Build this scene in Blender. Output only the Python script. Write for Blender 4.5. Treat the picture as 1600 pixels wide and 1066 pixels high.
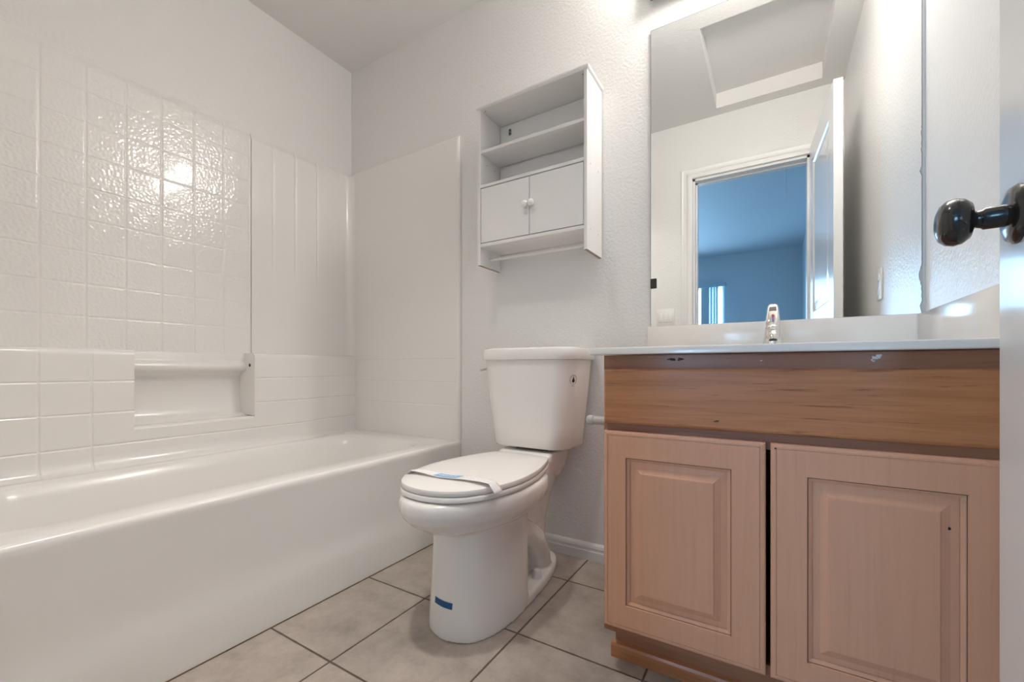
import bpy, bmesh, math, random
from mathutils import Vector, Matrix
random.seed(7)
scene = bpy.context.scene
for o in list(bpy.data.objects):
    bpy.data.objects.remove(o, do_unlink=True)
COL = scene.collection

# ------------------------------------------------------------------ camera
CAM = (2.0493, -1.5961, 0.7550)
YAW = 0.5481                       # radians to the left of the +Y axis
cd = bpy.data.cameras.new('camera')
cam = bpy.data.objects.new('camera', cd)
COL.objects.link(cam)
cam.location = CAM
cam.rotation_euler = (math.pi / 2, 0, YAW)
cd.sensor_fit = 'HORIZONTAL'
cd.sensor_width = 36.0
cd.lens = 36.0 * 665.04 / 1600.0
cd.shift_y = 42.37 / 1600.0
cd.clip_start = 0.02
scene.camera = cam

# ------------------------------------------------------------------ world, exposure
world = bpy.data.worlds.new('world')
scene.world = world
world.use_nodes = True
wb = world.node_tree.nodes['Background']
wb.inputs['Color'].default_value = (0.55, 0.78, 1.0, 1)
wb.inputs['Strength'].default_value = 3.0
scene.view_settings.view_transform = 'Standard'
scene.view_settings.look = 'None'
scene.view_settings.exposure = 0.40
scene.view_settings.gamma = 1.0
scene.view_settings.use_curve_mapping = False
scene.cycles.max_bounces = 14
scene.cycles.diffuse_bounces = 8
scene.cycles.glossy_bounces = 6
scene.cycles.sample_clamp_indirect = 4.0

# daylight coming in at the bedroom window (a sky-coloured area outside the opening)
def area_light(name, loc, rot, sx, sy, power, color):
    l = bpy.data.lights.new(name, 'AREA')
    l.shape = 'RECTANGLE'; l.size = sx; l.size_y = sy
    l.energy = power; l.color = color
    o = bpy.data.objects.new(name, l)
    COL.objects.link(o)
    o.location = loc; o.rotation_euler = rot
    return o
area_light('window_daylight', (0.62, -5.95, 1.55), (math.radians(90), 0, 0), 2.2, 1.5, 104.0, (0.34, 0.65, 1.0))

# ------------------------------------------------------------------ dimensions
H = 2.44            # ceiling
WC = 2.411          # right wall
DY = -1.548          # door wall, bathroom side
DYO = -1.663        # door wall, bedroom side
TW = 0.808          # bathtub apron
OX0, OX1, OZ = 1.588, 2.246, 2.045   # doorway opening
BX0, BX1, BY = -1.5, 2.405, -5.5      # bedroom

# ------------------------------------------------------------------ materials
def new_mat(name):
    m = bpy.data.materials.new(name)
    m.use_nodes = True
    nt = m.node_tree
    return m, nt, nt.nodes['Principled BSDF']

def setc(b, col, rough=0.5, metal=0.0, coat=0.0, coat_r=0.05, spec=0.5):
    b.inputs['Base Color'].default_value = (*col, 1)
    b.inputs['Roughness'].default_value = rough
    b.inputs['Metallic'].default_value = metal
    b.inputs['Coat Weight'].default_value = coat
    b.inputs['Coat Roughness'].default_value = coat_r
    b.inputs['Specular IOR Level'].default_value = spec

def plain(name, col, rough=0.5, metal=0.0, coat=0.0, coat_r=0.05, spec=0.5):
    m, nt, b = new_mat(name)
    setc(b, col, rough, metal, coat, coat_r, spec)
    return m

def node(nt, kind, **kw):
    n = nt.nodes.new(kind)
    for k, v in kw.items():
        setattr(n, k, v)
    return n

def bump_noise(nt, b, scale, strength, dist, detail=3.0, vec=None, rough=0.55):
    n = node(nt, 'ShaderNodeTexNoise')
    n.inputs['Scale'].default_value = scale
    n.inputs['Detail'].default_value = detail
    n.inputs['Roughness'].default_value = rough
    if vec is None:
        g = node(nt, 'ShaderNodeNewGeometry')
        vec = g.outputs['Position']
    nt.links.new(vec, n.inputs['Vector'])
    bp = node(nt, 'ShaderNodeBump')
    bp.inputs['Strength'].default_value = strength
    bp.inputs['Distance'].default_value = dist
    nt.links.new(n.outputs['Fac'], bp.inputs['Height'])
    nt.links.new(bp.outputs['Normal'], b.inputs['Normal'])
    return n, bp

def mat_paint(name, col, rough, strength, dist=0.004, scale=95):
    m, nt, b = new_mat(name)
    setc(b, col, rough, spec=0.5)
    bump_noise(nt, b, scale, strength, dist, 2.0)
    return m

M = {}
M['wall'] = mat_paint('wall_paint', (0.80, 0.79, 0.775), 0.34, 0.45)
M['ceiling'] = mat_paint('ceiling_paint', (0.78, 0.765, 0.75), 0.6, 0.25)
M['bedroom'] = mat_paint('bedroom_paint', (0.56, 0.63, 0.68), 0.6, 0.2)
M['carpet'] = mat_paint('carpet', (0.60, 0.58, 0.54), 0.95, 0.8, 0.01, 260)
M['trim'] = plain('trim_paint', (0.80, 0.79, 0.775), 0.28)
M['door'] = plain('door_paint', (0.78, 0.775, 0.765), 0.22, coat=0.35, coat_r=0.10)
M['porcelain'] = plain('porcelain', (0.87, 0.845, 0.82), 0.10, coat=0.4, coat_r=0.04)
M['seat'] = plain('seat_plastic', (0.87, 0.845, 0.82), 0.22)
M['fibreglass'] = plain('gelcoat', (0.86, 0.84, 0.815), 0.22, coat=0.25, coat_r=0.10)
M['marble'] = plain('cultured_marble', (0.82, 0.79, 0.755), 0.18, coat=0.5, coat_r=0.12)
M['chrome'] = plain('chrome', (0.82, 0.81, 0.79), 0.07, metal=1.0)
M['black_metal'] = plain('black_bronze', (0.012, 0.011, 0.011), 0.20, metal=0.0, coat=0.35, coat_r=0.08)
M['black'] = plain('black_plastic', (0.015, 0.015, 0.015), 0.4)
M['dark'] = plain('dark_gap', (0.03, 0.027, 0.025), 0.8)
M['melamine'] = plain('white_melamine', (0.80, 0.785, 0.77), 0.35)
M['melamine_edge'] = plain('raw_board_edge', (0.33, 0.26, 0.20), 0.8)
M['steel'] = plain('screw_steel', (0.35, 0.34, 0.33), 0.35, metal=0.8)
M['rubber'] = plain('grey_rubber', (0.10, 0.09, 0.085), 0.7)
M['white_plastic'] = plain('white_plastic', (0.80, 0.79, 0.775), 0.3)
M['grey_plastic'] = plain('grey_plastic', (0.50, 0.49, 0.48), 0.4)
M['paper'] = plain('paper', (0.86, 0.84, 0.83), 0.75)
M['blue_print'] = plain('blue_print', (0.22, 0.46, 0.76), 0.7)
M['blue_tape'] = plain('blue_tape', (0.004, 0.085, 0.24), 0.5)
M['red'] = plain('red_mark', (0.6, 0.02, 0.02), 0.3)
M['blue'] = plain('blue_mark', (0.03, 0.05, 0.45), 0.3)
M['ink'] = plain('black_ink', (0.02, 0.018, 0.015), 0.6)
M['grey_ink'] = plain('grey_ink', (0.28, 0.26, 0.24), 0.6)
M['drip'] = plain('white_paint_spot', (0.82, 0.80, 0.82), 0.5)
M['caulk'] = plain('caulk', (0.72, 0.69, 0.66), 0.5)
M['blind'] = plain('blind_vinyl', (0.42, 0.55, 0.62), 0.5)
M['putty'] = plain('dark_putty', (0.12, 0.07, 0.035), 0.7)

def mat_mirror():
    m, nt, b = new_mat('mirror_silver')
    setc(b, (0.90, 0.915, 0.915), 0.0, metal=1.0)
    return m
M['mirror'] = mat_mirror()
M['mirror_edge'] = plain('mirror_edge', (0.16, 0.17, 0.17), 0.15)
M['mirror_worn'] = plain('worn_silvering', (0.42, 0.42, 0.43), 0.6)

def mat_globe(name, strength):
    m, nt, b = new_mat(name)
    setc(b, (0.9, 0.88, 0.85), 0.3)
    b.inputs['Emission Color'].default_value = (1.0, 0.953, 0.898, 1)
    b.inputs['Emission Strength'].default_value = strength
    return m
M['globe'] = mat_globe('lit_opal_glass', 44.5)
M['fill_lens'] = mat_globe('fill_lens_glow', 12.0)  # glowing lens of the added ceiling fill light

def mat_pane():
    m, nt, b = new_mat('window_glass')
    out = [n for n in nt.nodes if n.type == 'OUTPUT_MATERIAL'][0]
    tr = node(nt, 'ShaderNodeBsdfTransparent')
    gl = node(nt, 'ShaderNodeBsdfGlossy')
    gl.inputs['Roughness'].default_value = 0.02
    mx = node(nt, 'ShaderNodeMixShader')
    mx.inputs['Fac'].default_value = 0.06
    nt.links.new(tr.outputs[0], mx.inputs[1]); nt.links.new(gl.outputs[0], mx.inputs[2])
    nt.links.new(mx.outputs[0], out.inputs['Surface'])
    return m
M['pane'] = mat_pane()

def mat_hammered():
    # gelcoat pressed with a hammered, pebbly texture
    m, nt, b = new_mat('hammered_gelcoat')
    setc(b, (0.86, 0.84, 0.815), 0.10, coat=0.2, coat_r=0.05)
    bump_noise(nt, b, 105, 0.24, 0.005, 0.0)
    return m
M['hammered'] = mat_hammered()

def mat_floor(T, x0, y0, gw):
    m, nt, b = new_mat('floor_tile')
    setc(b, (0.5, 0.44, 0.4), 0.42)
    L = nt.links.new
    g = node(nt, 'ShaderNodeNewGeometry')
    sep = node(nt, 'ShaderNodeSeparateXYZ')
    L(g.outputs['Position'], sep.inputs[0])
    ds, ids = [], []
    for ax, o in (('X', x0), ('Y', y0)):
        s1 = node(nt, 'ShaderNodeMath', operation='SUBTRACT'); L(sep.outputs[ax], s1.inputs[0]); s1.inputs[1].default_value = o
        s2 = node(nt, 'ShaderNodeMath', operation='DIVIDE'); L(s1.outputs[0], s2.inputs[0]); s2.inputs[1].default_value = T
        fl = node(nt, 'ShaderNodeMath', operation='FLOOR'); L(s2.outputs[0], fl.inputs[0]); ids.append(fl)
        s3 = node(nt, 'ShaderNodeMath', operation='FRACT'); L(s2.outputs[0], s3.inputs[0])
        s4 = node(nt, 'ShaderNodeMath', operation='SUBTRACT'); L(s3.outputs[0], s4.inputs[0]); s4.inputs[1].default_value = 0.5
        s5 = node(nt, 'ShaderNodeMath', operation='ABSOLUTE'); L(s4.outputs[0], s5.inputs[0])
        ds.append(s5)
    mx = node(nt, 'ShaderNodeMath', operation='MAXIMUM'); L(ds[0].outputs[0], mx.inputs[0]); L(ds[1].outputs[0], mx.inputs[1])
    wob = node(nt, 'ShaderNodeTexNoise'); wob.inputs['Scale'].default_value = 30; L(g.outputs['Position'], wob.inputs['Vector'])
    w1 = node(nt, 'ShaderNodeMath', operation='MULTIPLY_ADD'); L(wob.outputs['Fac'], w1.inputs[0]); w1.inputs[1].default_value = 0.006; L(mx.outputs[0], w1.inputs[2])
    mr = node(nt, 'ShaderNodeMapRange'); L(w1.outputs[0], mr.inputs['Value'])
    e = 0.5 - gw / T / 2 + 0.003
    mr.inputs['From Min'].default_value = e - 0.003; mr.inputs['From Max'].default_value = e + 0.003
    n1 = node(nt, 'ShaderNodeTexNoise'); n1.inputs['Scale'].default_value = 9; n1.inputs['Detail'].default_value = 9; n1.inputs['Roughness'].default_value = 0.72
    cmb = node(nt, 'ShaderNodeCombineXYZ'); L(ids[0].outputs[0], cmb.inputs[0]); L(ids[1].outputs[0], cmb.inputs[1])
    vsc = node(nt, 'ShaderNodeVectorMath', operation='MULTIPLY_ADD'); L(cmb.outputs[0], vsc.inputs[0]); vsc.inputs[1].default_value = (3.7, 5.1, 1); L(g.outputs['Position'], vsc.inputs[2])
    L(vsc.outputs[0], n1.inputs['Vector'])
    cr = node(nt, 'ShaderNodeValToRGB'); L(n1.outputs['Fac'], cr.inputs[0])
    cr.color_ramp.elements[0].position = 0.30; cr.color_ramp.elements[0].color = (0.300, 0.252, 0.215, 1)
    cr.color_ramp.elements[1].position = 0.68; cr.color_ramp.elements[1].color = (0.50, 0.440, 0.385, 1)
    mc = node(nt, 'ShaderNodeMix', data_type='RGBA'); L(mr.outputs[0], mc.inputs['Factor']); L(cr.outputs[0], mc.inputs['A'])
    mc.inputs['B'].default_value = (0.105, 0.075, 0.055, 1)
    L(mc.outputs['Result'], b.inputs['Base Color'])
    rr = node(nt, 'ShaderNodeMapRange'); L(mr.outputs[0], rr.inputs['Value']); rr.inputs['To Min'].default_value = 0.40; rr.inputs['To Max'].default_value = 0.9
    L(rr.outputs[0], b.inputs['Roughness'])
    inv = node(nt, 'ShaderNodeMath', operation='MULTIPLY_ADD'); L(mr.outputs[0], inv.inputs[0]); inv.inputs[1].default_value = -1.0
    sm = node(nt, 'ShaderNodeMath', operation='MULTIPLY'); L(n1.outputs['Fac'], sm.inputs[0]); sm.inputs[1].default_value = 0.35
    L(sm.outputs[0], inv.inputs[2])
    bp = node(nt, 'ShaderNodeBump'); bp.inputs['Strength'].default_value = 0.6; bp.inputs['Distance'].default_value = 0.002
    L(inv.outputs[0], bp.inputs['Height']); L(bp.outputs[0], b.inputs['Normal'])
    return m
M['floor'] = mat_floor(0.3513, 1.0800, -0.9058, 0.0055)

def mat_wood(name, c1, c2, axis, streak=0.35, rough=0.34, coat=0.22):
    m, nt, b = new_mat(name)
    setc(b, c1, rough, coat=coat, coat_r=0.16)
    L = nt.links.new
    g = node(nt, 'ShaderNodeNewGeometry')
    mp = node(nt, 'ShaderNodeMapping')
    L(g.outputs['Position'], mp.inputs['Vector'])
    mp.inputs['Scale'].default_value = (1.6, 14, 30) if axis == 'X' else (30, 14, 1.6)
    n = node(nt, 'ShaderNodeTexNoise'); n.inputs['Scale'].default_value = 2.2; n.inputs['Detail'].default_value = 6; n.inputs['Distortion'].default_value = 1.2
    L(mp.outputs[0], n.inputs['Vector'])
    cr = node(nt, 'ShaderNodeValToRGB'); L(n.outputs['Fac'], cr.inputs[0])
    cr.color_ramp.elements[0].position = 0.33; cr.color_ramp.elements[0].color = (*c2, 1)
    cr.color_ramp.elements[1].position = 0.62; cr.color_ramp.elements[1].color = (*c1, 1)
    # sparse dark mineral streaks of maple
    n2 = node(nt, 'ShaderNodeTexNoise'); n2.inputs['Scale'].default_value = 3.1; n2.inputs['Detail'].default_value = 5; n2.inputs['Distortion'].default_value = 0.6
    mp2 = node(nt, 'ShaderNodeMapping'); L(g.outputs['Position'], mp2.inputs['Vector'])
    mp2.inputs['Scale'].default_value = (2.6, 6, 62) if axis == 'X' else (62, 6, 2.6)
    mp2.inputs['Location'].default_value = (3.1, 0.4, 7.7)
    L(mp2.outputs[0], n2.inputs['Vector'])
    mr = node(nt, 'ShaderNodeMapRange'); L(n2.outputs['Fac'], mr.inputs['Value'])
    mr.inputs['From Min'].default_value = 0.615; mr.inputs['From Max'].default_value = 0.70; mr.inputs['To Max'].default_value = streak
    mc = node(nt, 'ShaderNodeMix', data_type='RGBA'); L(mr.outputs[0], mc.inputs['Factor']); L(cr.outputs[0], mc.inputs['A'])
    mc.inputs['B'].default_value = (c2[0] * .42, c2[1] * .36, c2[2] * .34, 1)
    L(mc.outputs['Result'], b.inputs['Base Color'])
    bp = node(nt, 'ShaderNodeBump'); bp.inputs['Strength'].default_value = 0.12; bp.inputs['Distance'].default_value = 0.001
    L(n.outputs['Fac'], bp.inputs['Height']); L(bp.outputs[0], b.inputs['Normal'])
    return m
M['wood_h'] = mat_wood('maple_horizontal', (0.50, 0.215, 0.090), (0.40, 0.160, 0.063), 'X', 0.75)
M['wood_v'] = mat_wood('maple_vertical', (0.68, 0.368, 0.235), (0.655, 0.350, 0.220), 'Z', 0.10)
M['wood_dark'] = mat_wood('maple_frame', (0.36, 0.160, 0.085), (0.30, 0.125, 0.064), 'X', 0.5)

# ------------------------------------------------------------------ mesh helpers
class MB:
    def __init__(self):
        self.bm = bmesh.new()

    def box(self, x0, x1, y0, y1, z0, z1, bevel=0.0, seg=2):
        m = Matrix.Translation(((x0 + x1) / 2, (y0 + y1) / 2, (z0 + z1) / 2)) @ Matrix.Diagonal((abs(x1 - x0), abs(y1 - y0), abs(z1 - z0), 1))
        r = bmesh.ops.create_cube(self.bm, size=1.0, matrix=m)
        if bevel > 0:
            vs = set(r['verts'])
            es = [e for e in self.bm.edges if e.verts[0] in vs and e.verts[1] in vs]
            bmesh.ops.bevel(self.bm, geom=es, offset=bevel, segments=seg, affect='EDGES', profile=0.5)
        return self

    def loft(self, rings, cap0=True, cap1=True, closed=True):
        vr = [[self.bm.verts.new(p) for p in ring] for ring in rings]
        n = len(vr[0])
        for a, b in zip(vr[:-1], vr[1:]):
            for i in range(n if closed else n - 1):
                j = (i + 1) % n
                self.bm.faces.new((a[i], a[j], b[j], b[i]))
        if cap0: self.bm.faces.new(list(reversed(vr[0])))
        if cap1: self.bm.faces.new(vr[-1])
        return self

    def tube(self, pts, rad, n=16, cap=True):
        pts = [Vector(p) for p in pts]
        rings = []
        up = None
        for i, p in enumerate(pts):
            t = (pts[min(i + 1, len(pts) - 1)] - pts[max(i - 1, 0)]).normalized()
            if up is None:
                up = Vector((0, 0, 1)) if abs(t.z) < 0.9 else Vector((0, 1, 0))
            u = (up - t * up.dot(t)).normalized(); up = u
            v = t.cross(u)
            r = rad[i] if isinstance(rad, (list, tuple)) else rad
            rings.append([p + (u * math.cos(2 * math.pi * k / n) + v * math.sin(2 * math.pi * k / n)) * r for k in range(n)])
        return self.loft(rings, cap, cap)

    def lathe(self, prof, origin, axis='Z', n=32):
        o = Vector(origin)
        rings = []
        for r, h in prof:
            ring = []
            for k in range(n):
                a = 2 * math.pi * k / n
                c, s = math.cos(a) * r, math.sin(a) * r
                if axis == 'Z': q = Vector((c, s, h))
                elif axis == 'Y': q = Vector((s, h, c))
                elif axis == '-Y': q = Vector((c, -h, s))
                elif axis == '-X': q = Vector((-h, s, c))
                else: q = Vector((h, c, s))
                ring.append(o + q)
            rings.append(ring)
        return self.loft(rings)

    def poly(self, pts, depth):
        # flat outline extruded by the vector depth
        a = [Vector(p) for p in pts]
        return self.loft([a, [p + Vector(depth) for p in a]])

    def grid(self, us, vs, fn):
        rows = [[self.bm.verts.new(fn(u, v)) for u in us] for v in vs]
        for i in range(len(vs) - 1):
            for j in range(len(us) - 1):
                self.bm.faces.new((rows[i][j], rows[i][j + 1], rows[i + 1][j + 1], rows[i + 1][j]))
        return rows

    def build(self, name, mat, parent=None, smooth=None, mats=None, fix=True):
        if fix: bmesh.ops.recalc_face_normals(self.bm, faces=self.bm.faces)
        me = bpy.data.meshes.new(name)
        self.bm.to_mesh(me); self.bm.free()
        o = bpy.data.objects.new(name, me)
        me.materials.append(mat)
        for x in (mats or []): me.materials.append(x)
        COL.objects.link(o)
        if smooth is not None:
            for p in me.polygons: p.use_smooth = True
            if smooth < 180:
                me.set_sharp_from_angle(angle=math.radians(smooth))
        if parent is not None:
            o.parent = parent
            o.matrix_parent_inverse = pinv(parent)
        return o

def pinv(p):
    m = Matrix.Identity(4)
    q = p
    while q is not None:
        m = Matrix.LocRotScale(q.location, q.rotation_euler, q.scale) @ m if q.parent is None else m
        q = q.parent
    return m.inverted() if p.parent is None else Matrix.Identity(4)

def tag(o, label, cat, group=None):
    o['label'] = label; o['category'] = cat
    if group: o['group'] = group
    return o

def thing(name, label, cat, loc, rotz=0.0, group=None):
    o = bpy.data.objects.new(name, None)
    COL.objects.link(o)
    o.empty_display_size = 0.05
    o.location = loc; o.rotation_euler = (0, 0, rotz)
    return tag(o, label, cat, group)

def struct(o, label=None):
    o['kind'] = 'structure'
    if label: o['label'] = label
    return o

def lin(a, b, n):
    return [a + (b - a) * i / (n - 1) for i in range(n)]

def catmull(P, per=6):
    n = len(P); out = []
    for i in range(n):
        p0, p1, p2, p3 = P[i - 1], P[i], P[(i + 1) % n], P[(i + 2) % n]
        for k in range(per):
            t = k / per
            out.append(tuple(0.5 * ((2 * p1[j]) + (-p0[j] + p2[j]) * t + (2 * p0[j] - 5 * p1[j] + 4 * p2[j] - p3[j]) * t * t + (-p0[j] + 3 * p1[j] - 3 * p2[j] + p3[j]) * t ** 3) for j in range(2)))
    return out

def sym(half):
    # half outline (x>=0) from back centre to front centre, mirrored and closed
    return catmull(half + [(-x, y) for x, y in reversed(half[1:-1])])

def rrect(x0, x1, y0, y1, r, n=6):
    pts = []
    for cx, cy, a0 in ((x1 - r, y1 - r, 0), (x0 + r, y1 - r, 90), (x0 + r, y0 + r, 180), (x1 - r, y0 + r, 270)):
        for k in range(n + 1):
            a = math.radians(a0 + 90 * k / n)
            pts.append((cx + r * math.cos(a), cy + r * math.sin(a)))
    return pts

# ------------------------------------------------------------------ the room shell
struct(MB().box(-0.1, WC + 0.1, DYO, 0.1, -0.08, 0).build('floor', M['floor']), 'beige ceramic tile bathroom floor with dark grout')
struct(MB().box(-0.1, WC + 0.1, 0, 0.1, 0, H + 0.15).build('wall_back', M['wall']), 'light grey textured wall behind the toilet')
wl = MB()
wl.box(-0.1, 0, DYO, -1.010, 0, H + 0.15); wl.box(-0.1, 0, -0.574, 0, 0, H + 0.15)
wl.box(-0.1, 0, -1.010, -0.574, 0, 0.50); wl.box(-0.1, 0, -1.010, -0.574, 0.80, H + 0.15); wl.box(-0.1, -0.075, -1.010, -0.574, 0.50, 0.80)
struct(wl.build('wall_left', M['wall']), 'light grey wall above the tub surround')
struct(MB().box(WC, WC + 0.1, DY, 0, 0, H + 0.15).build('wall_right', M['wall']), 'light grey textured wall right of the vanity')
w = MB()
w.box(BX0, OX0, DYO, DY, 0, H + 0.15); w.box(OX1, WC + 0.1, DYO, DY, 0, H + 0.15); w.box(OX0, OX1, DYO, DY, OZ, H + 0.15)
struct(w.build('wall_front', M['wall']), 'door wall seen in the mirror')
# ceiling with a recessed panel
RX0, RX1, RY0, RY1, RZ = 1.742, 2.300, -1.462, -0.705, 2.535
c = MB()
c.box(0, RX0, DY, 0, H, H + 0.15); c.box(RX1, WC, DY, 0, H, H + 0.15)
c.box(RX0, RX1, RY1, 0, H, H + 0.15); c.box(RX0, RX1, DY, RY0, H, H + 0.15)
c.box(RX0, RX1, RY0, RY1, RZ, H + 0.15)
struct(c.build('ceiling', M['ceiling']), 'ceiling with a shallow recessed panel seen in the mirror')
# casing around the doorway, and its jamb
def casing(y0, y1, name):
    m = MB()
    wd = 0.072
    prof = [(0.004, 0.0), (0.004, 0.012), (0.012, 0.015), (0.030, 0.015), (0.038, 0.010), (0.060, 0.009), (0.070, 0.013), (wd, 0.012), (wd, 0.0)]
    s = 1 if y1 > y0 else -1
    path = [((OX0, 0.0), (-1, 0)), ((OX0, OZ), (-1, 1)), ((OX1, OZ), (1, 1)), ((OX1, 0.0), (1, 0))]
    rings = []
    for (px, pz), (dx, dz) in path:
        rings.append([(px + dx * a, y0 + s * b, pz + dz * a) for a, b in prof])
    m.loft(rings)
    return struct(m.build(name, M['trim'], smooth=25), 'white casing around the bathroom doorway')
casing(DY, DY + 0.02, 'trim_1')
casing(DYO, DYO - 0.02, 'trim_2')
j = MB()
j.box(OX0 - 0.001, OX0 + 0.014, DYO, DY, 0, OZ); j.box(OX1 - 0.014, OX1 + 0.001, DYO, DY, 0, OZ); j.box(OX0, OX1, DYO, DY, OZ - 0.014, OZ + 0.001)
j.box(OX0 + 0.014, OX0 + 0.024, DYO + 0.03, DY - 0.045, 0, OZ - 0.014); j.box(OX0 + 0.014, OX1 - 0.014, DYO + 0.03, DY - 0.045, OZ - 0.024, OZ - 0.014)
struct(j.build('trim_3', M['trim']), 'white door jamb lining the doorway')
# baseboard along the back wall between tub and vanity
def baseboard(name, x0, x1, y, s=-1):
    prof = [(0, 0), (0.012, 0), (0.0125, 0.034), (0.0095, 0.038), (0.0095, 0.046), (0.0115, 0.049), (0.009, 0.058), (0.004, 0.064), (0, 0.066)]
    m = MB()
    m.loft([[(x0, y + s * a, z) for a, z in prof], [(x1, y + s * a, z) for a, z in prof]])
    return struct(m.build(name, M['trim'], smooth=20), 'low white moulded baseboard behind the toilet')
baseboard('baseboard_back', 0.81, 1.688, 0.0)

# ------------------------------------------------------------------ the bedroom seen through the mirror
struct(MB().box(BX0, BX1, BY - 0.12, DYO, -0.08, 0).build('floor_bedroom', M['carpet']), 'bedroom carpet')
struct(MB().box(BX0, BX1, BY - 0.12, DYO, H, H + 0.15).build('ceiling_bedroom', M['bedroom']), 'bedroom ceiling')
struct(MB().box(BX0 - 0.1, BX0, BY - 0.12, DYO, 0, H + 0.15).build('wall_bedroom_left', M['bedroom']), 'bedroom wall')
struct(MB().box(BX1, BX1 + 0.1, BY - 0.12, DYO, 0, H + 0.15).build('wall_bedroom_right', M['bedroom']), 'bedroom wall beside the doorway')
WX0, WX1, WZ0, WZ1 = -0.40, 1.435, 0.80, 2.0
w = MB()
w.box(BX0, WX0, BY - 0.12, BY, 0, H); w.box(WX1, BX1, BY - 0.12, BY, 0, H)
w.box(WX0, WX1, BY - 0.12, BY, 0, WZ0); w.box(WX0, WX1, BY - 0.12, BY, WZ1, H)
struct(w.build('wall_bedroom_far', M['bedroom']), 'bedroom wall with the window')
win = bpy.data.objects.new('window_1', None); COL.objects.link(win); win.location = ((WX0 + WX1) / 2, BY - 0.09, WZ0)
struct(win, 'bright bedroom window seen in the mirror through the doorway')
f = MB()
for a in ((WX0, WX0 + 0.04, WZ0, WZ1), (WX1 - 0.025, WX1, WZ0, WZ1), (WX0, WX1, WZ0, WZ0 + 0.04), (WX0, WX1, WZ1 - 0.025, WZ1), (0.49, 0.53, WZ0, WZ1)):
    f.box(a[0], a[1], BY - 0.11, BY - 0.07, a[2], a[3])
f.build('window_frame', M['trim'], win)
MB().box(WX0 + 0.03, WX1 - 0.02, BY - 0.093, BY - 0.089, WZ0 + 0.03, WZ1 - 0.02).build('window_pane', M['pane'], win)
vb = thing('vertical_blind', 'half open vertical slat blind at the bedroom window, seen in the mirror', 'blind', (1.0, BY + 0.05, 0.8))
MB().box(WX0 - 0.05, WX1 + 0.03, BY + 0.004, BY + 0.07, WZ1 - 0.03, WZ1 + 0.03, 0.004).build('headrail', M['blind'], vb)
for i, (x, wd, an) in enumerate([(1.168, 0.088, 12), (1.203, 0.085, 20), (1.262, 0.06, 35), (1.303, 0.05, 40), (1.330, 0.085, 60), (1.345, 0.085, 60), (1.432, 0.07, 55)]):
    a = math.radians(an)
    dx, dy = math.cos(a) * wd / 2, math.sin(a) * wd / 2
    s = MB()
    pts = []
    for k in range(7):
        t = -1 + 2 * k / 6
        b = 0.006 * (1 - t * t)
        pts.append((x + dx * t - math.sin(a) * b, BY + 0.04 + dy * t + math.cos(a) * b))
    s.loft([[(px, py, 0.80) for px, py in pts] + [(px, py + 0.0012, 0.80) for px, py in reversed(pts)], [(px, py, WZ1 - 0.03) for px, py in pts] + [(px, py + 0.0012, WZ1 - 0.03) for px, py in reversed(pts)]])
    s.build('slat', M['blind'], vb, smooth=40)

MBc = MB(); MBc.tube([(2.146, -2.5, H), (2.146, -2.5, 2.092)], .0022, 8)
pc = MBc.build('pull_cord', M['white_plastic'], smooth=40)
tag(pc, 'thin white pull cord hanging from the bedroom ceiling, seen in the mirror', 'cord')

# ------------------------------------------------------------------ door leaf standing open against the right wall
door = bpy.data.objects.new('door_1', None); COL.objects.link(door)
struct(door, 'white panel door standing open at the right edge with black knob')
DL = 0.6985; DH = 2.072
door.location = (2.243, -1.532, 0); door.rotation_euler = (0, 0, math.atan2(0.9978, 0.0659))
def dparent(o, p=door):
    o.parent = p
    return o
PZ = [(0.24, 0.90), (1.075, 1.945)]
PX0, PX1 = 0.115, DL - 0.115
def door_face(m, ysurf, s):
    # s=+1 room face (towards local +y), recessed moulded panels
    def ring(x0, x1, z0, z1, y): return [(x0, y, z0), (x1, y, z0), (x1, y, z1), (x0, y, z1)]
    for z0, z1 in PZ:
        rings = [ring(PX0, PX1, z0, z1, ysurf)]
        for ins, dep in ((0.006, 0.006), (0.012, 0.009), (0.022, 0.009), (0.050, 0.002), (0.052, 0.002)):
            rings.append(ring(PX0 + ins, PX1 - ins, z0 + ins, z1 - ins, ysurf - s * dep))
        m.loft(rings, cap0=False, cap1=True)
    # stiles and rails around
    xs = [0, PX0, PX1, DL]; zs = [0.012, PZ[0][0], PZ[0][1], PZ[1][0], PZ[1][1], DH]
    for i in range(3):
        for k in range(5):
            if i == 1 and k in (1, 3): continue
            q = [m.bm.verts.new(p) for p in ((xs[i], ysurf, zs[k]), (xs[i + 1], ysurf, zs[k]), (xs[i + 1], ysurf, zs[k + 1]), (xs[i], ysurf, zs[k + 1]))]
            m.bm.faces.new(q)
m = MB()
door_face(m, 0.0, 1); door_face(m, -0.035, -1)
for (a, b) in (((0, 0.012), (DL, 0.012)), ((DL, 0.012), (DL, DH)), ((DL, DH), (0, DH)), ((0, DH), (0, 0.012))):
    q = [m.bm.verts.new(p) for p in ((a[0], 0, a[1]), (b[0], 0, b[1]), (b[0], -0.035, b[1]), (a[0], -0.035, a[1]))]
    m.bm.faces.new(q)
bmesh.ops.remove_doubles(m.bm, verts=m.bm.verts, dist=1e-5)
dparent(m.build('door_leaf', M['door'], smooth=20))
KX, KZ = DL - 0.058, 0.928
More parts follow.
